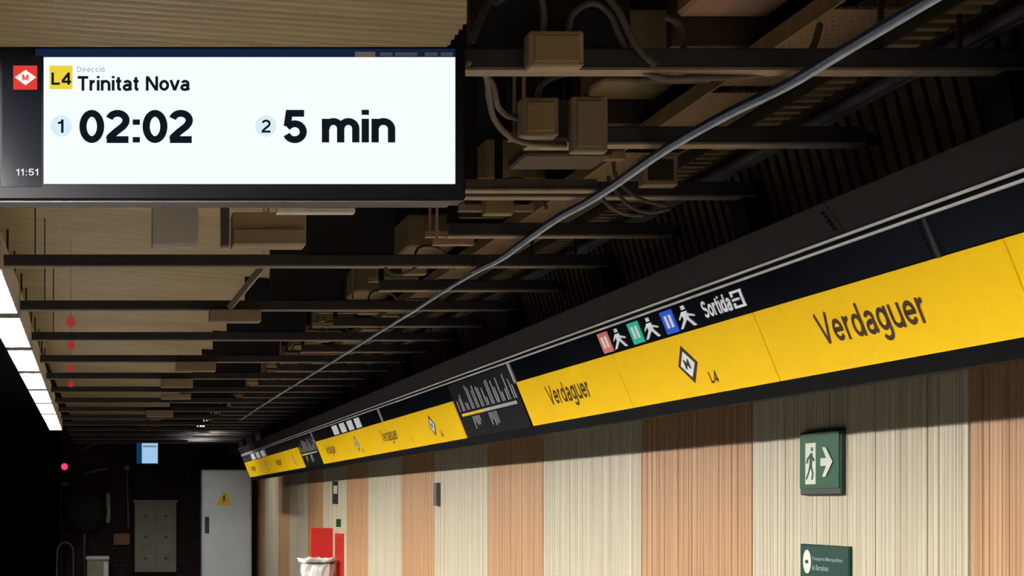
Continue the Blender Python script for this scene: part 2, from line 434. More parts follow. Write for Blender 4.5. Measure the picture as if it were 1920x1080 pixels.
# ================================================================== CROSS BEAMS
ordn=['','second','third','fourth','fifth','sixth','seventh','eighth','ninth','tenth','eleventh','twelfth','thirteenth','fourteenth','fifteenth','sixteenth','seventeenth','eighteenth','nineteenth','twentieth']
for k in range(-1,31):
    Y=YK(k); even=(k%2==0)
    if k<0: Y=YK(k)
    x0=(LX+DX*Y+.002 if Y<20.4 else -.55) if even else 1.18
    if even:
        lab='long dark steel cross beam with sheet bulkhead, running from the luminaires to the soffit'
        grp='long cross beams under the ceiling'
    else:
        lab='short dark steel cross beam between the long ones, beside the soffit slats'; grp='short cross beams by the soffit'
    if k==0: lab='nearest long dark cross beam, carrying the wide cream junction box'
    if k==1: lab='short dark cross beam right behind the two tall junction boxes'
    if k==4: lab='long grey cross beam seen just below the departure display'
    t=thing('cross_beam',lab,'beam',(x0,Y,BZ),None if k in(0,1,4) else grp)
    mb=MB(); h=.045
    mb.box(x0,1.96,Y-.004,Y+.004,BZ+.003,BZ+h-.003); mb.box(x0,1.96,Y,Y+.05,BZ+h-.005,BZ+h)
    mb.build('web',M['beam'],t)
    MB().box(x0,1.96,Y-.006,Y+.05,BZ-.003,BZ+.003).build('flange',M['beamedge'],t)  # paler tone than the web stands for light caught by the flange
    if even:
        MB().box(.775,1.12,Y+.01,Y+.04,BZ+h,1.62).build('bulkhead',M['bulk'],t)
        for xx in ():
            MB().tube([(xx,Y+.02,BZ+h-.002),(xx,Y+.02,cz(xx)+.005)],.004,6).build('hanger_rod',M['dark'],t)
        # bracket down to the fascia
        MB().prism_y([(1.90,BZ+h),(2.0,BZ+h),(2.03,.74),(1.985,.70),(1.95,.78),(1.93,BZ-.02)],Y+.0,Y+.13).build('bracket',M['black'],t)
    else:
        MB().box(1.18,1.20,Y+.0,Y+.03,BZ+h,1.625).build('hanger',M['black'],t)
        MB().box(1.96,2.02,Y+.0,Y+.03,BZ,BZ+.03).build('bracket',M['black'],t)

# ================================================================== SOFFIT SLATS (steep, behind the fascia)
sof=thing('slatted_soffit','steep cream slatted soffit between the cross beams and the black fascia','soffit',(2.0,3.2,.8))
SP=.072
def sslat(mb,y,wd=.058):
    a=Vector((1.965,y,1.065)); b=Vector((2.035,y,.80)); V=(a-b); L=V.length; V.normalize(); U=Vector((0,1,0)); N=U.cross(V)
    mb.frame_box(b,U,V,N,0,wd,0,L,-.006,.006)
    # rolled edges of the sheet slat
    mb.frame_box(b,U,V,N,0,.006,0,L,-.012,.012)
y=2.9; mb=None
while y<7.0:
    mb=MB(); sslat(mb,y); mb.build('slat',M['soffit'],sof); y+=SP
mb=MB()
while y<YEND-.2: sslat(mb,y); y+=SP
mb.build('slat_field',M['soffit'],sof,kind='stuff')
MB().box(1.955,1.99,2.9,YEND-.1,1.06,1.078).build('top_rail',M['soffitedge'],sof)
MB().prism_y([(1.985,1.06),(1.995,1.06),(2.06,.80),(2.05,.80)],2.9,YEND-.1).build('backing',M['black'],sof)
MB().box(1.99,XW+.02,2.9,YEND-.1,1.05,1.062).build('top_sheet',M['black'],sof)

def glyph(ch):
    """centre lines of a grotesque letter in a 0..w x 0..1 (cap height) box"""
    arc=lambda cx,cy,rx,ry,a0,a1,n=14:[(cx+rx*math.cos(math.radians(a0+(a1-a0)*i/n)),cy+ry*math.sin(math.radians(a0+(a1-a0)*i/n))) for i in range(n+1)]
    bowl=[arc(.32,.37,.225,.285,0,360,24)]
    G={
    '0':(.70,[arc(.35,.5,.25,.41,0,360,28)]),
    '2':(.70,[arc(.35,.69,.24,.22,165,-35,14)+[(.50,.50),(.30,.33),(.14,.17),(.11,.09)],[(.04,.09),(.66,.09)]]),
    '5':(.70,[[(.62,.91),(.18,.91),(.125,.50)],[(.125,.47)]+arc(.345,.335,.25,.25,130,-160,18)]),
    '4':(.72,[[(.52,0),(.52,1.0)],[(.52,.93),(.09,.30)],[(.03,.245),(.70,.245)]]),
    '1':(.45,[[(.30,0),(.30,1.0)],[(.30,.86),(.20,.76),(.05,.735)]]),
    'm':(1.02,[[(.10,0),(.10,.74)],arc(.315,.43,.20,.225,180,0)+[(.515,0)],arc(.725,.43,.205,.225,180,0)+[(.93,0)]]),
    'n':(.66,[[(.10,0),(.10,.74)],arc(.325,.42,.225,.235,180,0)+[(.55,0)]]),
    'u':(.66,[[(.55,.74),(.55,0)],[(.10,.74),(.10,.30)]+arc(.325,.31,.225,.23,180,360)]),
    'i':(.22,[[(.11,0),(.11,.74)],[(.11,.86),(.11,1.02)]]),
    ':':(.30,[[(.15,0),(.15,.17)],[(.15,.55),(.15,.72)]]),
    'e':(.66,[[(.10,.38),(.55,.38)]+arc(.325,.37,.23,.285,4,325,22)]),
    'c':(.62,[arc(.325,.37,.23,.285,40,320,20)]),
    'o':(.66,[arc(.33,.37,.235,.285,0,360,24)]),
    'r':(.42,[[(.10,0),(.10,.74)],[(.10,.40)]+arc(.34,.40,.235,.25,170,85,8)]),
    'd':(.68,[arc(.31,.37,.215,.285,0,360,24),[(.56,0),(.56,1.02)]]),
    'g':(.68,[arc(.31,.38,.215,.275,0,360,24),[(.56,.74),(.56,0)]+arc(.335,-.02,.225,.19,0,-160,12)]),
    'a':(.64,[arc(.32,.50,.19,.155,165,0,10)+[(.51,.12),(.58,.04)],arc(.29,.22,.19,.155,60,360,18)+[(.50,.36),(.35,.40),(.25,.38)]]),
    't':(.40,[[(.19,.94),(.19,.16),(.24,.09),(.36,.08)],[(.02,.66),(.37,.66)]]),
    'v':(.62,[[(.05,.74),(.31,.02)],[(.57,.74),(.31,.02)]]),
    'V':(.80,[[(.06,1),(.40,.02)],[(.74,1),(.40,.02)]]),
    'T':(.74,[[(.37,0),(.37,1)],[(.02,.92),(.72,.92)]]),
    'N':(.84,[[(.11,0),(.11,1)],[(.73,0),(.73,1)],[(.13,.97),(.71,.03)]]),
    'L':(.66,[[(.11,0),(.11,1)],[(.11,.085),(.62,.085)]]),
    'D':(.84,[[(.11,.08),(.11,.92),(.35,.92)]+arc(.36,.5,.34,.42,90,-90,16)+[(.11,.08)]]),
    'M':(.98,[[(.11,0),(.11,1)],[(.87,0),(.87,1)],[(.13,.97),(.49,.05)],[(.85,.97),(.49,.05)]]),
    'S':(.76,[arc(.38,.715,.25,.20,20,250,16)+arc(.38,.29,.27,.21,70,-160,16)]),
    ' ':(.32,[])}
    if ch=='\u00f3': return .66,G['o'][1]+[[(.28,.80),(.42,.98)]]
    return G[ch]
def letter_mesh(st, mapf, m, parent, name, sw=.15, gap=.04, label=None):
    """mapf(a,b,layer) -> point; a runs 0..1 over the word, b in cap heights above the baseline"""
    ws=[glyph(c)[0] for c in st]; tot=sum(ws)+gap*(len(st)-1); mb=MB(); cx=0; ar=(mapf(1,0,0)-mapf(0,0,0)).length/tot/((mapf(0,1,0)-mapf(0,0,0)).length)
    lay=0
    for c,gw in zip(st,ws):
        for ln in glyph(c)[1]:
            pts_=[Vector((x*ar,y)) for x,y in ln]; n=len(pts_); Lf=[]; Rt=[]
            closed=(pts_[0]-pts_[-1]).length<1e-4 and n>4
            for i in range(n):
                p0=pts_[i-1] if i>0 else (pts_[-2] if closed else pts_[0]); p1=pts_[i+1] if i<n-1 else (pts_[1] if closed else pts_[-1])
                d1=(pts_[i]-p0); d2=(p1-pts_[i])
                d1=d1.normalized() if d1.length>1e-6 else d2.normalized(); d2=d2.normalized() if d2.length>1e-6 else d1
                t_=(d1+d2); t_=t_.normalized() if t_.length>1e-3 else d1
                nn=Vector((-t_.y,t_.x)); k=1/max(.45,nn.dot(Vector((-d1.y,d1.x))))
                # strokes keep a little contrast when the word is squeezed
                off=Vector((nn.x*sw/2*k*(.5+.5*ar), nn.y*sw/2*k)); Lf.append(pts_[i]+off); Rt.append(pts_[i]-off)
            lay+=1; vs=[]
            for q in Lf+Rt: vs.append(mapf((cx+q.x/ar)/tot,q.y,lay))
            mb.add(vs,[(i,i+1,n+i+1,n+i) for i in range(n-1)])
        cx+=gw+gap
    o=mb.build(name,m,parent)
    if label: o['label']=label
    return o
# ================================================================== STATION NAME FASCIA
fa=thing('station_name_fascia','long black and yellow station name fascia running along the slatted wall','sign',(2.0,3.2,.317))
YE=24.7; YS=3.0
prof=[(1.80,.758),(1.857,.672),(1.862,.655),(1.899,.562),(1.98,.360),(2.0,.317),(2.04,.317),(2.06,.45),(2.06,.758)]
MB().prism_y(prof,YS,YE).build('housing',M['housing'],fa)
# charcoal upper fascia sheet in modules
def band(z0x,z1x,ya,yb,n0,n1):  # frame on sloping face between two profile points (bottom,top)
    O=Vector((z0x[0],yb,z0x[1])); V=Vector((z1x[0]-z0x[0],0,z1x[1]-z0x[1])); h=V.length; V.normalize()
    U=Vector((0,-1,0)); N=U.cross(V); return O,U,V,N,h
bot=(1.98,.360); top=(1.899,.562); rail=(1.862,.655)
yseams=[3.0,3.73,5.18,6.63,8.2]
mods=[]
y=YS
FS=[3.0,4.42,7.4,10.4,13.4,16.4,19.4,22.4,YE]
for a,b in zip(FS,FS[1:]):
    O,U,V,N,h=band((1.857,.680),(1.80,.758),a,b,0,0)
    MB().frame_box(O,U,V,N,.002,b-a-.002,0,h,-.002,.006).build('cover_sheet',M['fascia'],fa)
O,U,V,N,h=band((1.857,.680),(1.80,.758),0,4.46,0,0)
mb=MB(); 
for j in range(5): mb.frame_box(O,U,V,N,-.01+.004*(j%2),.006,h*(.2+.13*j),h*(.27+.13*j),.006,.012)
mb.build('latch',M['black'],fa)
for xx,zz,nm in ((1.853,.672,'upper_rail'),(1.862,.655,'lower_rail')):
    MB().box(xx-.010,xx-.003,YS,YE,zz-.003,zz+.003).build(nm,M['alu'],fa)
# yellow / map modules (near to far)
ymods=[(YS,3.73,'y','text0'),(3.73,5.18,'y','text'),(5.18,6.63,'y','logo'),(6.63,8.2,'y','text'),(8.2,9.72,'map',''),
       (9.72,11.35,'y','logo'),(11.35,12.95,'y','text'),(12.95,14.55,'y','logo'),(14.55,16.2,'y','text'),(16.2,17.7,'map',''),
       (17.7,19.3,'y','logo'),(19.3,20.9,'y','text'),(20.9,22.5,'y','logo'),(22.5,YE,'y','text')]
def metro_logo(parent,O,U,V,N,cu,cv,w,h,lift=.006):
    d=[(cu-w/2,cv),(cu,cv-h/2),(cu+w/2,cv),(cu,cv+h/2)]
    poly('logo_diamond',d,O,U,V,N,M['ink'],parent,lift)
    d2=[(cu-w*.36,cv),(cu,cv-h*.34),(cu+w*.36,cv),(cu,cv+h*.34)]
    poly('logo_inner',d2,O,U,V,N,M['white'],parent,lift+.001)
    text('logo_letter','M',O+U*(cu-w*.13)+V*(cv-h*.12),U,V,N,w*.26,h*.26,M['ink'],parent,bold=.03,lift=lift+.002)
for a,b,kd,what in ymods:
    if kd=='y':
        O,U,V,N,h=band(bot,top,a,b,0,0); L=b-a
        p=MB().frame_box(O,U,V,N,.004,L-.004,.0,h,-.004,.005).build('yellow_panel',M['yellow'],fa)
        # sloping face: u=0 is the far end
        if what=='text':
            if a==3.73: u0=b-4.79; wtx=.625
            else: u0=L/2-.33; wtx=.66
            def mf(q,r,l,O=O,U=U,V=V,N=N,u0=u0,wtx=wtx,h=h): return O+U*(u0+wtx*q)+V*(h*.355+h*.405*r)+N*(.006+l*.00004)
            letter_mesh('Verdaguer',mf,M['ink'],p,'station_name',sw=.15)
        elif what=='logo':
            cu=b-5.88 if a==5.18 else L/2
            metro_logo(p,O,U,V,N,cu,h*.52,.195,h*.62)
            letter_mesh('L4',lambda q,r,l: O+U*(cu+.15+.075*q)+V*(h*.16+h*.18*r)+N*(.006+l*.00004),M['ink'],p,'line_code',sw=.2)
    else:
        # black route map board spanning both bands
        O,U,V,N,h=band(bot,rail,a,b,0,0); L=b-a
        p=MB().frame_box(O,U,V,N,.03,L-.03,.0,h*.97,-.004,.005).build('route_map_panel',M['mapbg'],fa)
        mb=MB(); mb.frame_box(O,U,V,N,.12,L-.12,h*.38,h*.43,.005,.007); mb.build('route_line',M['whitemap'],p)
        MB().frame_box(O,U,V,N,.12,L*.45,h*.385,h*.425,.007,.008).build('route_line_yellow',M['yellow'],p)
        rnd=random.Random(3)
        for i in range(34):
            u=.10+(L-.20)*i/33; hh=rnd.uniform(.12,.42)*h
            if i%3!=1:
                MB().frame_box(O,U,V,N,u,u+.018,h*.47,h*.47+hh,.005,.006).build('stop_name',M['whitemap'],p)
            if i in (6,7,8,9,10,16,17,18,19,20): MB().frame_box(O,U,V,N,u,u+.015,h*(.35-rnd.uniform(.08,.25)),h*.35,.005,.006).build('stop_name',M['whitemap'],p)
# black glass upper band modules
us=[YS,3.9,6.63,8.2]
ub=[(YS,4.05),(4.05,5.6),(5.6,8.2),(9.72,12.2),(12.2,16.2),(17.7,21.2),(21.2,YE)]
for a,b in ub:
    O,U,V,N,h=band(top,(1.862,.652),a,b,0,0)
    MB().frame_box(O,U,V,N,.003,b-a-.003,.004,h,-.004,.003).build('glass_panel',M['glassblack'],fa)
for yb in (4.02,8.22,12.2,16.25,21.2):
    O,U,V,N,h=band(top,(1.862,.652),yb-.02,yb,0,0)
    MB().frame_box(O,U,V,N,0,.02,0,h,.003,.009).build('strap',M['alu'] if yb>5 else M['dark'],fa)
# exit wording and pictograms
O,U,V,N,h=band(top,(1.862,.652),0,8.2,0,0)
def yu(px,xx=1.88): return 8.2-F*xx/(px-VX)     # u from picture column on this sloping face
letter_mesh('Sortida',lambda q,r,l: O+U*(yu(1320)+(yu(1373)-yu(1320))*q)+V*(h*.26+h*.56*r)+N*(.0045+l*.00004),M['white'],fa,'exit_word',sw=.19)
u0=yu(1376); u1=yu(1396)
mb=MB(); mb.frame_box(O,U,V,N,u0,u1,h*.26,h*.34,.003,.005); mb.frame_box(O,U,V,N,u0,u1,h*.74,h*.82,.003,.005)
mb.frame_box(O,U,V,N,u1-.015,u1,h*.26,h*.82,.003,.005); mb.frame_box(O,U,V,N,u0,u1-.03,h*.50,h*.58,.003,.005); mb.frame_box(O,U,V,N,u0,u0+.015,h*.26,h*.44,.003,.005); mb.frame_box(O,U,V,N,u0,u0+.015,h*.64,h*.82,.003,.005)
mb.build('exit_symbol',M['white'],fa)
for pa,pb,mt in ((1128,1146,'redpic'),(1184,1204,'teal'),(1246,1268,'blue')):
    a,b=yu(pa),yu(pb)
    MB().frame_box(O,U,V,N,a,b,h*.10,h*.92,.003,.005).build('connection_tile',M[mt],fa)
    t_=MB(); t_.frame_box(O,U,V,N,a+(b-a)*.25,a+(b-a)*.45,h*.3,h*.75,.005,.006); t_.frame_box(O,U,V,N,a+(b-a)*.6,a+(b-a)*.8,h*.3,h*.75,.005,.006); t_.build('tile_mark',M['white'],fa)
    c=b+.02; W=.20
    # changing passenger: walking figure with arrow
    mb=MB(); mb.frame_box(O,U,V,N,c+W*.30,c+W*.55,h*.42,h*.70,.003,.005)
    mb.frame_box(O,U,V,N,c+W*.36,c+W*.52,h*.76,h*.90,.003,.005)
    mb.build('walking_figure',M['white'],fa)
    poly('walking_leg',[(c+W*.30,h*.44),(c,h*.14),(c+W*.12,h*.14),(c+W*.45,h*.42)],O,U,V,N,M['white'],fa,.005)
    poly('walking_leg',[(c+W*.42,h*.44),(c+W*.66,h*.14),(c+W*.80,h*.14),(c+W*.56,h*.44)],O,U,V,N,M['white'],fa,.005)
    poly('walking_arm',[(c+W*.1,h*.50),(c+W*.32,h*.70),(c+W*.85,h*.50),(c+W*.85,h*.44),(c+W*.32,h*.60),(c+W*.1,h*.44)],O,U,V,N,M['white'],fa,.005)
# far white pictograms
for q in range(4):
    px0=625+q*14; O2,U2,V2,N2,h2=band(top,(1.862,.652),0,16.2,0,0)
    a=16.2-F*1.88/(px0-VX); b=16.2-F*1.88/(px0+9-VX)
    MB().frame_box(O2,U2,V2,N2,a,b,h2*.1,h2*.9,.003,.006).build('pictogram_tile',M['white'],fa)
for q in range(3):
    px0=472+q*9; a=24.5-F*1.88/(px0-VX); b=24.5-F*1.88/(px0+6-VX)
    O2,U2,V2,N2,h2=band(top,(1.862,.652),0,24.5,0,0)
    MB().frame_box(O2,U2,V2,N2,a,b,h2*.1,h2*.9,.003,.006).build('pictogram_tile',M['white'],fa)
# arms to the wall
for yb in [4.0+2.9*i for i in range(8)]:
    MB().box(2.05,XW+.015,yb,yb+.04,.60,.64).build('wall_arm',M['dark'],fa)
MB().tube([P(1374,757,F*2.02/(1374-VX)),P(1378,752,F*2.02/(1378-VX))],.006,6).build('lock_stud',M['alu'],fa)

# ================================================================== DEPARTURE DISPLAY
YD=3.52
s=YD/F
def D(px,py): return ((px-VX)*s,(VY-py)*s)
disp=thing('departure_display','black hanging departure display with bright white screen showing waiting times','display',(D(436,375)[0],YD+.05,D(436,375)[1]))
def dbox(name,m,x0,y0,x1,y1,d0,d1,parent=None,bev=0,label=None):
    a=D(x0,y1); b=D(x1,y0); return MB().box(a[0],b[0],YD-d1,YD-d0,a[1],b[1],bev=bev).build(name,m,parent or disp,label=label)
dbox('casing',M['casing'],-8,87,873,375,-.07,.0,bev=.004)
dbox('lower_rail',M['casinggrey'],-4,374,850,378,-.072,-.006)
scr=dbox('screen_glass',M['glass'],4,106,78,350,0,.002)
lit=dbox('screen',M['screen'],82,108,853,345,0,.0035,label='bright white screen area')
dbox('navy_strip',M['navy'],66,92,853,106,0,.003)
dbox('status_chip',M['stan'],665,98,703,107,.003,.004)  # small muted bars on the navy strip
for q,(a,b) in enumerate(((712,735),(740,782),(796,820),(826,848))): dbox('status_chip',M['sdim'],a,99,b,106,.003,.0035)
def dtext(name,st,x0,y0,x1,y1,m,bold=.02,lift=.0045,par=None):
    a=D(x0,y1); b=D(x1,y0); O=Vector((a[0],YD-lift,a[1]))
    return text(name,st,O,Vector((1,0,0)),Vector((0,0,1)),Vector((0,-1,0)),b[0]-a[0],b[1]-a[1],m,par or lit,bold=bold,lift=.0005)
def dpoly(name,pts,m,lift=.0042,par=None):
    pp=[D(*p) for p in pts]
    return poly(name,pp,Vector((0,YD,0)),Vector((1,0,0)),Vector((0,0,1)),Vector((0,-1,0)),m,par or lit,lift,.0004)
def stroke_text(name,st,x0,y0,x1,y1,m,sw=.155,gap=.06,par=None,lift=.0045):
    def mf(a,b,l):
        q=D(x0+(x1-x0)*a, y1-(y1-y0)*b); return Vector((q[0],YD-lift-l*.00001,q[1]))
    return letter_mesh(st,mf,m,par or lit,name,sw,gap)
stroke_text('waiting_time','02:02',149,208,362,268,M['sblack'],sw=.215,gap=.03)
stroke_text('waiting_time','5',530,208,575,268,M['sblack'],sw=.215)
stroke_text('waiting_time','min',603,208,741,268,M['sblack'],sw=.215,gap=.06)
dpoly('order_disc',circ(115,237,20,20),M['spale']); stroke_text('order_number','1',107,225,122,250,M['sblack'],sw=.16,lift=.005)
dpoly('order_disc',circ(498,237,20,20),M['spale']); stroke_text('order_number','2',489,225,508,250,M['sblack'],sw=.16,lift=.005)
dpoly('line_tile',[(93,124),(136,124),(136,168),(93,168)],M['syel'])
stroke_text('line_code','L4',96,137,134,160,M['sblack'],sw=.19,lift=.005)
stroke_text('direction_word','Direcci\u00f3',144,126,197,136,M['sgrey'],sw=.12)
stroke_text('destination','Trinitat Nova',145,144,356,171,M['sblack'],sw=.19,gap=.05)
dpoly('logo_tile',[(25,124),(70,124),(70,169),(25,169)],M['sred'],par=scr)
dpoly('logo_diamond',[(28,146),(48,132),(68,146),(48,161)],M['swhite'],lift=.0048,par=scr)
stroke_text('logo_letter','M',42,141,54,152,M['sred'],sw=.2,lift=.0055,par=scr)
stroke_text('clock','11:51',30,317,73,330,M['swhite'],sw=.15,par=scr)
for px_ in (200,700):
    x,z=D(px_,200); z1=D(0,100)[1]
    MB().box(x-.015,x+.015,YD+.068,YK(0)+.03,z1-.02,z1).build('hanger_arm',M['dark'],disp)
    MB().box(x-.015,x+.015,YK(0)+.005,YK(0)+.03,z1-.001,BZ-.001).build('hanger_post',M['dark'],disp)

# ================================================================== BLUE CABLE
cp=[(1860,-62),(1752,0),(1600,90),(1480,162),(1365,218),(1250,283),(1150,352),(1100,383),(1045,413),(985,455),(940,487),(890,512),(830,548),(770,587),(700,630),(640,668),(580,705),(500,755),(452,787)]
ZC=.905
def pz(px_,py_,Z): Y=F*Z/(VY-py_); return Vector(((px_-VX)*Y/F,Y,Z))
pts=catmull([pz(a,b,ZC) for a,b in cp],6)
cb=thing('overhead_cable','pale blue cable slung diagonally below the cross beams towards the far end','cable',(1.45,3.2,ZC))
MB().tube([p+Vector((0,0,0)) for p in pts],.0075,10).build('sheath',M['cableblue'],cb,smooth=True)
MB().tube([p+Vector((-.010,0,.006)) for p in pts if p.y<7],.0075,8).build('second_strand',M['cablenavy'],cb,smooth=True)
for k in range(0,24,1):
    Y=YK(k)
    q=min(pts,key=lambda p:abs(p.y-Y))
    if abs(q.y-Y)<.6: MB().box(q.x-.002,q.x+.002,Y-.002,Y+.002,q.z,BZ+.004).build('tie',M['cableblue'],cb)

# ================================================================== TRAYS AND DUCTS IN THE VOID
tr=thing('cable_tray','long perforated tan cable tray hung above the short cross beams','tray',(1.66,3,1.08))
for k in range(-1,30):
    if YK(k+1)>27.6: break
    a=YK(k)+.06; b=YK(k+1)-.02
    MB().box(1.575,1.755,a,b,1.075,1.081).build('tray_sheet',M['perf'],tr)
mb=MB(); mb.box(1.57,1.576,3,27.6,1.075,1.12); mb.box(1.755,1.761,3,27.6,1.075,1.12); mb.build('side_rail',M['soffitedge'],tr)
for k in range(0,30,4): 
    MB().box(1.66,1.67,YK(k)+.02,YK(k)+.03,.974,1.625).build('hanger_rod',M['dark'],tr)
lt=thing('cable_ladder','narrow brown ladder tray with close rungs beside the soffit','tray',(1.83,3,1.06))
mb=MB(); mb.box(1.785,1.791,3,YEND-.2,1.05,1.085); mb.box(1.87,1.876,3,YEND-.2,1.05,1.085); mb.build('side_rail',M['olive'],lt)
y=3.0
while y<7: MB().box(1.789,1.872,y,y+.028,1.055,1.067).build('rung',M['soffitedge'],lt); y+=.07
mb=MB()
while y<YEND-.3: mb.box(1.789,1.872,y,y+.028,1.055,1.067); y+=.07
mb.build('rung_field',M['soffitedge'],lt,kind='stuff')
for k in range(0,30,4): MB().box(1.83,1.84,YK(k)+.02,YK(k)+.03,.974,1.056).build('stand_off',M['dark'],lt)
for xx,r in ((1.905,.018),(1.94,.012)):
    t=MB().tube([(xx,3,1.03),(xx,YEND-.1,1.03)],r,8).build('pipe',M['pipe'],smooth=True)
    tag(t,'thicker dark pipe running lengthwise beside the soffit' if r>.015 else 'thinner dark pipe running lengthwise beside the soffit','pipe')
# tan duct sections between the bulkheads and tray
i=0; y=3.1
while y<20:
    L=1.25 if i==0 else .42; 
    lab='tan enamelled duct box, the nearest, at the top edge of the view' if i==0 else 'tan enamelled duct box above the cross beams, '+ORD[i]+' of the line'
    t=thing('duct_box',lab,'duct',(1.50,y,1.2),None if i==0 else 'tan duct boxes above the cross beams')
    MB().box(1.40,1.63,y,y+L,1.20,1.36,bev=.01).build('body',M['tan'] if i<1 else M['boxlid'],t)
    MB().box(1.39,1.64,y+L,y+L+.04,1.13,1.37).build('end_plate',M['olive'],t)
    MB().box(1.50,1.52,y+.2,y+.22,1.35,1.625).build('hanger',M['dark'],t)
    y+=1.72; i+=1
# messy struts, plates and small wiring in each bay
rnd=random.Random(11)
for k in range(2,26):
    Y=YK(k)-.1
    for j in range(2 if k<14 else 1):
        Y=YK(k)-.1-.12*j; x0=rnd.uniform(1.08,1.32); wdt=rnd.uniform(.12,.34); z0=BZ+rnd.uniform(.05,.16)
        t=MB(); t.box(x0,x0+wdt,Y-.02,Y+.0,z0,z0+.018); t.box(x0,x0+wdt,Y-.02,Y+.02,z0-.003,z0)
        t.box(x0+.01,x0+.02,Y-.012,Y-.008,z0+.015,1.625)
        o=t.build('strut',rnd.choice([M['beamedge'],M['boxgrey'],M['tan']])); tag(o,'light metal strut before the %s cross beam, %s'%(NTH[k+1],'near one' if j else 'far one'),'strut','small struts among the cross beams')
    if k%2==1:
        x=rnd.uniform(1.2,1.3); b=MB().box(x,x+.10,Y+.02,Y+.07,BZ+.042,BZ+.115,bev=.004).build('junction_box',M['boxlid']); tag(b,'small cream junction box on the %s short cross beam down the void'%NTH[k//2+1],'junction box','far junction boxes')
        a=Vector((x+.05,Y+.045,BZ+.11)); pts_=catmull([a,a+Vector((.02,0,.05)),a+Vector((.10,.05,.06)),a+Vector((.17,.1,.02)),a+Vector((.19,.1,-.03))],5)
        o=MB().tube(pts_,.006,6).build('conduit',M['conduit'],smooth=True); tag(o,'thin grey conduit looping out of the junction box on the %s short cross beam'%NTH[k//2+1],'conduit','far looping conduits')

# first-bay boxes
def jbox(px0,py0,px1,py1,Y,label,grp=None,mm='box',lid='boxlid',dep=.05):
    a=P(px0,py1,Y); b=P(px1,py0,Y)
    t=thing('junction_box',label,'junction box',((a.x+b.x)/2,Y,a.z),grp)
    MB().box(a.x,b.x,Y,Y+dep,a.z,b.z,bev=.004).build('body',M[mm],t)
    m_=.012*Y/4; MB().box(a.x+m_,b.x-m_,Y-.005,Y+.001,a.z+m_*.9,b.z-m_*.9,bev=.002).build('lid',M[lid],t)
    mb=MB()
    for sx in (a.x+.006,b.x-.006):
        for sz in (a.z+.006,b.z-.006): mb.lathe((sx,Y-.003,sz),[(.003,0),(.003,.004)],8,'y')
    mb.build('screws',M['boxgrey'],t)
    return t,a,b
jbox(992,57,1095,125,YK(0)-.058,'wide cream junction box fixed to the nearest cross beam')
jbox(978,182,1048,255,4.34,'smaller square cream junction box hanging left of the tall one',mm='boxgrey')
jbox(1072,180,1140,285,4.34,'tall cream junction box right of the square one',mm='boxgrey',lid='boxgrey',dep=.035)
jbox(1205,290,1272,348,YK(2)-.06,'cream junction box partly behind the blue cable',mm='box',lid='olive')
t=thing('mounting_frame','grey steel plate and tray that carry the two hanging junction boxes','bracket',tuple(P(1010,272,4.5)))
a=P(972,268,4.49); b=P(1135,255,4.49); MB().box(a.x,b.x,4.47,4.50,a.z,P(0,190,4.49).z).build('back_plate',M['pipe'],t)
a=P(980,282,4.5); b=P(1075,258,4.5); MB().box(a.x,b.x,4.40,4.5,a.z,a.z+.012).build('shelf',M['boxgrey'],t)
a=P(870,358,5.2); b=P(1115,338,5.2)
t=thing('steel_strut','light grey horizontal steel strut below the hanging junction boxes','strut',tuple(a))
MB().box(a.x,b.x,5.18,5.22,a.z,b.z).build('channel',M['pipe'],t); MB().box(a.x,b.x,5.17,5.225,a.z-.004,a.z+.002).build('lip',M['beamedge'],t)
for px_ in (935,1045): q=P(px_,340,5.2); MB().box(q.x-.01,q.x+.01,5.19,5.21,q.z-.002,BZ+.7).build('hanger',M['black'],t)
a=P(960,312,4.9); b=P(1120,292,4.9)
t=tag(MB().box(a.x,b.x,4.75,4.95,a.z,b.z,bev=.006).build('control_gear_box',M['olive']),'flat olive gear box under the two hanging junction boxes','box')
MB().box(a.x+.05,a.x+.06,4.80,4.81,b.z-.002,1.625).build('hanger',M['dark'],t)

def cond(pts_,Y,label,r=.0075,Y2=None,grp=None,m='conduit'):
    n=len(pts_); Y2=Y if Y2 is None else Y2
    w_=[P(a,b,Y+(Y2-Y)*i/(n-1)) for i,(a,b) in enumerate(pts_)]
    # fine rings: resample
    c=catmull(w_,14)
    o=MB().tube(c,r,8,ring=.05).build('conduit',M[m],smooth=True); return tag(o,label,'conduit',grp)
yb=YK(0)-.03
cond([(1013,-25),(1016,0),(1020,30),(1018,60)],yb,'straight grey conduit dropping into the top of the wide box, left side')
cond([(1065,60),(1072,30),(1095,10),(1120,8),(1145,30),(1160,65),(1178,100),(1200,128),(1240,146),(1310,146),(1400,142),(1470,125),(1520,95),(1538,45)],yb,'grey conduit arching out of the wide box and sweeping right',Y2=3.84)
cond([(1130,-15),(1160,22),(1178,60),(1200,95),(1230,122)],yb,'grey conduit slanting down from the top edge right of the wide box')
cond([(1248,30),(1272,45),(1281,75),(1278,105),(1262,130),(1248,150)],yb+.08,'grey conduit hooking down below the tan duct box')
cond([(1008,184),(1012,165),(1032,148),(1065,138),(1110,136),(1170,144),(1260,152),(1330,150)],4.44,'grey conduit leaving the top of the square box to the right')
cond([(1098,182),(1103,165),(1120,152),(1145,147),(1200,150)],4.38,'short grey conduit curving from the top of the tall box')
cond([(960,-18),(925,12),(905,35),(893,70),(882,105),(905,135),(925,160),(932,195),(950,216),(980,222)],yb-.02,'outer grey conduit looping down beside the display into the square box',Y2=4.42)
cond([(935,-15),(915,8),(898,45),(884,80)],yb-.03,'dark conduit rising to the top edge beside the display',m='dark')
cond([(872,118),(893,122),(912,145),(917,185),(928,225),(955,255),(990,268),(1060,272)],yb,'lower grey conduit running beside the display to the shelf of the boxes',Y2=4.40)
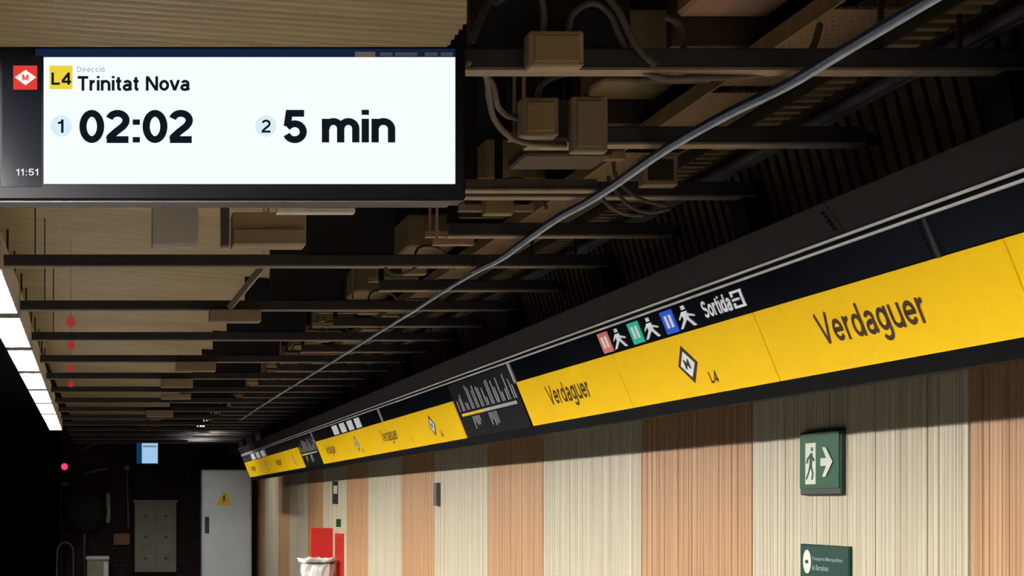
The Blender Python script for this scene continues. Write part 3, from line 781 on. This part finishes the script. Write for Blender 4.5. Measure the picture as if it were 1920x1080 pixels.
cond([(1150,300),(1155,330),(1175,355),(1205,375),(1250,385)],YK(2)-.1,'grey conduit sagging under the box behind the cable, upper of three',r=.006)
cond([(1140,330),(1150,352),(1180,385),(1215,398),(1255,392)],YK(2)-.12,'grey conduit sagging under the box behind the cable, middle of three',r=.006)
cond([(1128,370),(1145,388),(1175,402),(1205,403)],YK(2)-.14,'grey conduit sagging under the box behind the cable, lowest of three',r=.006)
cond([(722,494),(726,508),(745,515),(770,508),(788,493)],YK(4)+.02,'pale conduit curl low under the fourth bay',r=.006)

# ---- bits hanging under the beige ceiling behind the display
def cbox(name,px0,py0,px1,py1,Y,m,label,cat='box',dep=.12,grp=None,top=None):
    a=P(px0,py1,Y); b=P(px1,py0,Y)
    o=MB().box(a.x,b.x,Y,Y+dep,a.z,b.z,bev=.004).build('body',M[m],None)
    t=thing(name,label,cat,((a.x+b.x)/2,Y,a.z),grp)
    bpy.data.objects.remove(o); MB().box(a.x,b.x,Y,Y+dep,a.z,b.z,bev=.004).build('body',M[m],t)
    c=(a.x+b.x)/2; zt=cz(c) if c<.93 else 1.62
    if top!=0 and b.z<zt: MB().box(c-.004,c+.004,Y+dep*.4,Y+dep*.5,b.z-.003,zt+.01).build('hanger',M['ceil'],t)
    return t
cbox('loudspeaker_box',285,380,372,458,6.9,'lumhouse','plain light grey square box below the left half of the display','box')
t=cbox('equipment_box',436,398,574,460,6.6,'box','wide tan two-tier box below the middle of the display','box')
a=P(438,432,6.59); b=P(572,458,6.59); MB().box(a.x,b.x,6.57,6.6,b.z,a.z).build('front_cover',M['boxgrey'],t)
MB().box(P(415,0,6.6).x,P(430,0,6.6).x,6.6,6.66,P(0,460,6.6).z,P(0,385,6.6).z).build('side_clamp',M['casinggrey'],t)
a=P(520,398,6.3); b=P(666,390,6.3)
t=tag(MB().box(a.x,b.x,6.3,6.36,a.z,b.z).build('cable_duct',M['alu']),'thin white plastic trunking strip under the display','trunking')
MB().box(a.x+.02,a.x+.03,6.32,6.33,b.z-.001,1.3).build('hanger',M['dark'],t)
for q,(x0,y0,x1,y1) in enumerate(((393,580,490,603),(330,680,405,696),(302,710,362,726),(302,738,358,748),(275,769,325,782))):
    kk=(6,10,12,14,18)[q]
    cbox('ballast_box',x0,y0,x1,y1,YK(kk)-.09,'boxgrey',
     ['light grey ballast box at the foot of the diagonal strut','light grey ballast box on a beam left of the dark bulkheads, second nearest','light grey ballast box with a pale end, third nearest','light grey ballast box, fourth nearest, right of the red lamps','light grey ballast box farthest down the beige ceiling'][q],'box',dep=.091,top=0)
a=P(432,575,YK(6)-.13); b=P(495,497,YK(5)-.3)
o=MB().tube([a,a+(b-a)*.5,b],.018,4).build('diagonal_strut',M['beamedge']); tag(o,'pale diagonal strut rising between two long cross beams','strut')
MB().tube([b,Vector((b.x,b.y,cz(b.x)+.01))],.004,6).build('hanger',M['ceil'],o)
# thin hanging rods left
for px_,y0_,y1_,kk in ((66,385,485,4),(84,430,575,6),(100,560,630,8)):
    Y=YK(kk)-.02; a=P(px_,y1_,Y); o=MB().tube([a,Vector((a.x,a.y,cz(a.x)+.008))],.003,6).build('hanging_rod',M['dark']); tag(o,'thin dark rod near the luminaires, '+{4:'nearest, just below the display',6:'middle one of three',8:'farthest of three'}[kk],'rod','thin rods near the luminaires')
# red reflections among the beams, built as glowing bodies on thin stems
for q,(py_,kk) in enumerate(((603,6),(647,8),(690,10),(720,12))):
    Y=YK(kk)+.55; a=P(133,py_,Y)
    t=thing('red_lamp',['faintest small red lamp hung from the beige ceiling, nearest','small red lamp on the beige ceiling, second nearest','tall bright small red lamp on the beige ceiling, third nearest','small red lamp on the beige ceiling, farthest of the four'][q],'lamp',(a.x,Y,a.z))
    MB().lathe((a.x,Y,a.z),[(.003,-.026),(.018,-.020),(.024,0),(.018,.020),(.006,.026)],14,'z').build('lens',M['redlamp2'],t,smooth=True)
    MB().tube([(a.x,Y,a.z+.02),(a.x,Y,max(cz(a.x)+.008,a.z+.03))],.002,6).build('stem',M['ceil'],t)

# ================================================================== SIGNS ON THE RIGHT WALL
def wallsign(name,label,x0,x1,y0,y1,dep,body,cat='sign'):
    Ya=F*(XW-dep)/(x0-VX); Yb=F*(XW-dep)/(x1-VX); Ym=(Ya+Yb)/2
    zt=(VY-y0)*Ym/F; zb=(VY-y1)*Ym/F
    t=thing(name,label,cat,(XW,Ym,zb))
    MB().box(XW-dep,XW+.004,Yb,Ya,zb,zt,bev=.004).build('plate' if dep<.02 else 'housing',M[body],t)
    O=Vector((XW-dep,Ya,zb)); U=Vector((0,-1,0)); V=Vector((0,0,1)); N=Vector((-1,0,0)); return t,O,U,V,N,Ya-Yb,zt-zb
t,O,U,V,N,W_,H_=wallsign('exit_sign','green emergency exit sign with running figure and arrow pointing right',1500,1576,808,928,.018,'dgreen2')
MB().frame_box(O,U,V,N,.006,W_-.006,.022,H_-.006,-.001,.003).build('face',M['green'],t)
MB().frame_box(O,U,V,N,W_*.17,W_*.43,H_*.17,H_*.82,.003,.0045).build('door_symbol',M['wprint'],t)
def pol(nm,pts_,m,l=.006): poly(nm,[(a*W_,b*H_) for a,b in pts_],O,U,V,N,M[m],t,l)
pol('figure_body',[(.30,.66),(.36,.66),(.34,.45),(.28,.45)],'green'); pol('figure_head',circ(.345,.72,.022,.035,12),'green')
pol('figure_leg',[(.28,.46),(.33,.46),(.27,.34),(.21,.24),(.19,.27),(.25,.36)],'green'); pol('figure_leg',[(.31,.46),(.34,.46),(.385,.34),(.36,.24),(.33,.24),(.35,.34)],'green')
pol('figure_arm',[(.30,.64),(.22,.58),(.20,.50),(.23,.50),(.25,.56),(.31,.60)],'green'); pol('figure_arm',[(.34,.63),(.41,.56),(.40,.52),(.34,.58)],'green')
pol('arrow_symbol',[(.56,.45),(.56,.57),(.70,.57),(.60,.74),(.68,.74),(.85,.51),(.68,.28),(.60,.28),(.70,.45)],'wprint')
t,O,U,V,N,W_,H_=wallsign('company_plate','dark green operator name plate below the exit sign',1500,1591,1022,1098,.012,'dgreen')
pol('logo_disc',circ(.16,.56,.085,.30,20),'wprint',.0015); pol('logo_stroke',[(.13,.52),(.19,.52),(.19,.60),(.13,.60)],'dgreen',.003)
text('operator_name','Transports Metropolitans',O+U*W_*.27+V*H_*.58,U,V,N,W_*.62,H_*.12,M['wprint2'],t,bold=.01,lift=.002)
text('operator_name','de Barcelona',O+U*W_*.27+V*H_*.36,U,V,N,W_*.34,H_*.14,M['wprint2'],t,bold=.01,lift=.002)
def flag(name,label,px_,y0,y1,dep,m,cat='sign',th=.02,extra=None):
    Y=F*(XW-dep/2)/(px_-VX); zt=(VY-y0)*Y/F; zb=(VY-y1)*Y/F
    t=thing(name,label,cat,(XW,Y,zb)); MB().box(XW-dep,XW+.004,Y,Y+th,zb,zt,bev=.002).build('plate',M[m],t); return t,Y,zt,zb
flag('bracket_sign','small dark grey sign projecting from the wall under the fascia',822,905,948,.03,'pipe',th=.12)
t,Y,zt,zb=flag('bracket_sign','far dark sign with white mark projecting from the wall above the red box',629,902,945,.055,'dark',th=.05)
MB().box(XW-.048,XW-.008,Y-.002,Y,zb+(zt-zb)*.45,zb+(zt-zb)*.8).build('white_mark',M['wprint'],t)
flag('small_green_sign','tiny green sign projecting above the red hose cabinet',635,973,988,.05,'green',th=.02)
t=thing('red_board','red board facing the camera, standing out from the wall far down the platform','board',(2.3,18.9,-.6))
a=P(583,1047,18.9); b=P(627,990,18.9); MB().box(a.x,b.x,18.9,18.94,a.z,b.z,bev=.004).build('panel',M['red'],t)
MB().box(b.x-.01,XW+.012,18.905,18.93,(a.z+b.z)/2,(a.z+b.z)/2+.03).build('arm',M['dark'],t)
t=thing('fire_hose_cabinet','narrow red fire cabinet flat on the wall beside the red board','cabinet',(XW,18.3,-.9))
MB().box(XW-.03,XW+.004,18.0,18.5,-.95,-.316,bev=.006).build('body',M['red'],t); MB().box(XW-.034,XW-.029,18.04,18.46,-.9,-.35).build('door',M['redsign'],t)
# waste bag on a stand
t=thing('waste_bin','round wire waste stand with a crumpled white plastic bag by the wall','bin',(2.15,18.2,ZF))
n=22; mb=MB(); base=[]; zt=P(0,1046,18.2).z
prof=[(.06,-.55),(.11,-.5),(.15,-.3),(.16,-.12),(.165,-.03),(.19,0.0),(.17,.012),(.13,-.02)]
rr=random.Random(5)
for r,h in prof:
    for k in range(n):
        a_=2*math.pi*k/n; q=r*(1+.16*rr.uniform(-1,1)); mb.v.append((2.15+q*math.cos(a_),18.2+q*math.sin(a_),zt-.015+h+rr.uniform(-.015,.015)))
for i_ in range(len(prof)-1):
    for k in range(n): mb.f.append((i_*n+k,i_*n+(k+1)%n,(i_+1)*n+(k+1)%n,(i_+1)*n+k)); mb.m.append(0)
mb.build('bag',M['bag'],t)
MB().lathe((2.15,18.2,zt-.05),[(.165,-.008),(.178,0),(.165,.008)],20).build('rim',M['dark'],t)
MB().tube([(2.32,18.2,zt-.05),(2.32,18.2,ZF)],.012,8).build('post',M['dark'],t); MB().lathe((2.2,18.2,ZF),[(.17,0),(.17,.02),(.02,.03)],20).build('base',M['dark'],t)

# ================================================================== FAR END
Yc=28.0
a=P(378,1080,Yc); b=P(472,881,Yc)
t=thing('white_cabinet','tall pale grey metal cabinet with yellow warning triangle at the wall end','cabinet',((a.x+b.x)/2,Yc,ZF))
MB().box(a.x,b.x,Yc,Yc+.5,ZF,b.z,bev=.01).build('body',M['cab'],t)
d=MB().box(a.x+.03,b.x-.025,Yc-.018,Yc+.002,ZF+.1,b.z-.03,bev=.006).build('door',M['cab'],t)
h1=P(384,1000,Yc); h2=P(392,969,Yc); MB().box(h1.x,h2.x,Yc-.035,Yc-.016,h1.z,h2.z,bev=.006).build('handle',M['dark'],d)
c=P(420,936,Yc); O=Vector((c.x,Yc-.018,c.z))
poly('warning_triangle',[(-.105,-.10),(.105,-.10),(.105,-.06),(.02,.125),(-.02,.125),(-.105,-.06)],O,Vector((1,0,0)),Vector((0,0,1)),Vector((0,-1,0)),M['warn'],d,.003)
poly('warning_flash',[(-.01,.06),(.02,.06),(.005,.005),(.025,.005),(-.015,-.07),(-.005,-.015),(-.022,-.015)],O,Vector((1,0,0)),Vector((0,0,1)),Vector((0,-1,0)),M['ink'],d,.005)
a=P(252,1073,YEND-.25); b=P(331,941,YEND-.25); Yb=YEND-.25
t=thing('beige_cabinet','beige two-door electrical cabinet fixed to the dark end wall','cabinet',((a.x+b.x)/2,Yb,a.z))
MB().box(a.x,b.x,Yb,YEND-.023,a.z,b.z,bev=.01).build('body',M['cab2'],t)
MB().box(a.x-.015,b.x+.015,Yb-.03,YEND-.023,b.z-.01,b.z+.03).build('cap',M['cab2'],t)
mx=(a.x+b.x)/2
for xa,xb in ((a.x+.02,mx-.004),(mx+.004,b.x-.02)):
    d=MB().box(xa,xb,Yb-.012,Yb+.002,a.z+.03,b.z-.06,bev=.003).build('door',M['cab2'],t)
    for fz in (.2,.5,.8): MB().box((xa+xb)/2-.02,(xa+xb)/2+.03,Yb-.018,Yb-.011,a.z+(b.z-a.z)*fz-.02,a.z+(b.z-a.z)*fz+.015).build('latch',M['pipe'],d)
# monitor
a=P(256,870,27.5); b=P(297,828,27.5)
t=thing('platform_monitor','small bright blue monitor hung in front of the end wall','monitor',((a.x+b.x)/2,27.5,a.z))
MB().box(a.x-.02,b.x+.02,27.5,27.75,a.z-.02,b.z+.02,bev=.01).build('casing',M['casing'],t)
MB().box(P(266,0,27.5).x,b.x-.01,27.494,27.501,a.z+.01,b.z-.01).build('picture',M['monitor'],t)
MB().box(a.x,P(266,0,27.5).x,27.494,27.501,a.z+.01,b.z-.01).build('picture_edge',M['monitor2'],t)
MB().box(P(268,0,27.5).x,b.x-.03,27.490,27.496,b.z-.09,b.z-.06).build('picture_bar',M['monitor3'],t)
MB().tube([((a.x+b.x)/2,27.6,b.z),((a.x+b.x)/2,27.6,cz(.5)+.01)],.02,8).build('pole',M['dark'],t)
# red twin sign
a=P(413,801,21.9); b=P(441,763,21.9)
t=thing('red_twin_sign','small red box sign with two lit salmon windows at the end of the blue cable','sign',((a.x+b.x)/2,21.9,a.z))
MB().box(a.x,b.x,21.9,21.98,a.z,b.z,bev=.005).build('housing',M['redsign'],t)
for f0,f1 in ((.08,.44),(.56,.9)): MB().box(a.x+(b.x-a.x)*f0,a.x+(b.x-a.x)*f1,21.894,21.901,a.z+.035,b.z-.03).build('window',M['salmon'],t)
MB().tube([((a.x+b.x)/2,21.94,b.z),((a.x+b.x)/2,21.94,1.625)],.01,6).build('hanger',M['dark'],t)
# long grey bar
a=P(222,816,28.4); b=P(405,809,28.4)
t=tag(MB().box(a.x,b.x,28.4,28.46,a.z,b.z).build('cross_bar',M['beam']),'thin grey bar across the top of the end wall','bar')
for q in (.2,.8): MB().tube([(a.x+(b.x-a.x)*q,28.43,b.z-.002),(a.x+(b.x-a.x)*q,28.43,1.28)],.01,6).build('hanger',M['dark'],t)
Yq=29.2
# signal on a post
p=P(121,875,Yq); t=thing('signal_lamp','round red signal light at the tunnel mouth','signal',(p.x,Yq,ZF))
MB().lathe((p.x,Yq-.03,p.z),[(.001,-.03),(.035,-.022),(.055,.0),(.055,.02)],18,'y').build('lens',M['redlamp'],t,smooth=True)
MB().lathe((p.x,Yq,p.z),[(.10,-.01),(.10,.12),(.03,.16)],18,'y').build('housing',M['casing'],t)
MB().tube([(p.x,Yq+.06,p.z),(p.x,Yq+.06,ZF)],.03,8).build('post',M['black'],t)
# dark round mirror
p=P(158,957,Yq-.2); t=thing('convex_mirror','large dark round platform mirror seen from behind on a post','mirror',(p.x,Yq-.2,ZF))
MB().lathe((p.x,Yq-.2,p.z),[(.05,-.07),(.22,-.055),(.33,-.02),(.375,.02),(.375,.05),(.34,.06)],30,'y').build('dish',M['mirrorback'],t,smooth=True)
MB().tube([(p.x,Yq-.1,p.z-.2),(p.x,Yq-.1,ZF)],.022,8).build('post',M['pipe'],t)
MB().box(P(115,0,Yq-.2).x,P(128,0,Yq-.2).x,Yq-.16,Yq-.12,P(0,911,Yq).z,P(0,904,Yq).z).build('clamp',M['pipe'],t)
p=P(203,953,Yq-.1); t=thing('strip_lamp','short pale vertical strip lamp beside the round mirror','lamp',(p.x,Yq-.1,p.z-.25))
MB().box(p.x-.04,p.x+.04,Yq-.1,Yq-.05,p.z-.25,p.z+.25,bev=.015).build('diffuser',M['strip'],t)
MB().box(p.x-.03,p.x+.03,Yq-.06,YEND-.003,p.z-.03,p.z+.03).build('arm',M['dark'],t)
p=P(228,1011,YEND-.12); t=thing('ochre_box','small ochre box on the end wall left of the beige cabinet','box',(p.x,YEND,p.z-.1))
MB().box(p.x-.14,p.x+.14,YEND-.12,YEND-.004,p.z-.10,p.z+.10,bev=.01).build('body',M['orangebox'],t); MB().box(p.x-.12,p.x+.12,YEND-.127,YEND-.118,p.z-.08,p.z+.08).build('lid',M['orangebox'],t)
p=P(238,877,YEND-.1); q=P(241,990,YEND-.1); t=thing('ball_lamp_pipe','vertical grey wall pipe topped with a pale ball','pipe',(q.x,YEND-.1,q.z))
MB().tube([tuple(q),tuple(p)],.022,8).build('pipe',M['pipe'],t); MB().lathe(tuple(p),[(.005,-.055),(.04,-.04),(.055,0),(.04,.04),(.005,.055)],14).build('ball',M['cab2'],t,smooth=True)
for z_ in (p.z-.1,q.z+.1): MB().box(p.x-.015,p.x+.03,YEND-.1,YEND-.003,z_,z_+.02).build('clip',M['dark'],t)
# white appliance
a=P(162,1100,28.6); b=P(204,1043,28.6); t=thing('white_machine','small white-topped machine standing at the platform end','machine',((a.x+b.x)/2,28.6,ZF))
MB().box(a.x,b.x,28.6,28.95,ZF,b.z-.05,bev=.02).build('body',M['cab2'],t); MB().box(a.x-.01,b.x+.01,28.57,28.97,b.z-.06,b.z,bev=.015).build('lid',M['bag'],t)
p=P(194,1060,28.6); MB().box(p.x,b.x-.01,28.585,28.605,p.z-.35,p.z+.06).build('side_panel',M['bag'],t)
# looped rail
pts_=catmull([P(107,1130,28.8),P(107,1040,28.8),P(112,1022,28.8),P(122,1017,28.8),P(132,1022,28.8),P(137,1040,28.8),P(137,1130,28.8)],6)
o=MB().tube([(p_.x,p_.y,max(p_.z,ZF)) for p_ in pts_],.022,8).build('looped_rail',M['pipe'],smooth=True); tag(o,'dim upright looped handrail at the tunnel mouth','rail')
# long wall pipes on the brick
for q,(x0,y0,x1,y1) in enumerate(((155,888,200,878),(150,845,185,828))):
    a=P(x0,y0,YEND-.05); b=P(x1,y1,YEND-.05); o=MB().tube([tuple(a),tuple(b)],.03,8).build('wall_bracket',M['pipe']); tag(o,['dim grey arm on the end wall above the mirror','dim grey arm higher on the end wall'][q],'bracket')
    MB().box(a.x,a.x+.04,YEND-.06,YEND-.003,a.z-.03,a.z+.03).build('foot',M['dark'],o)
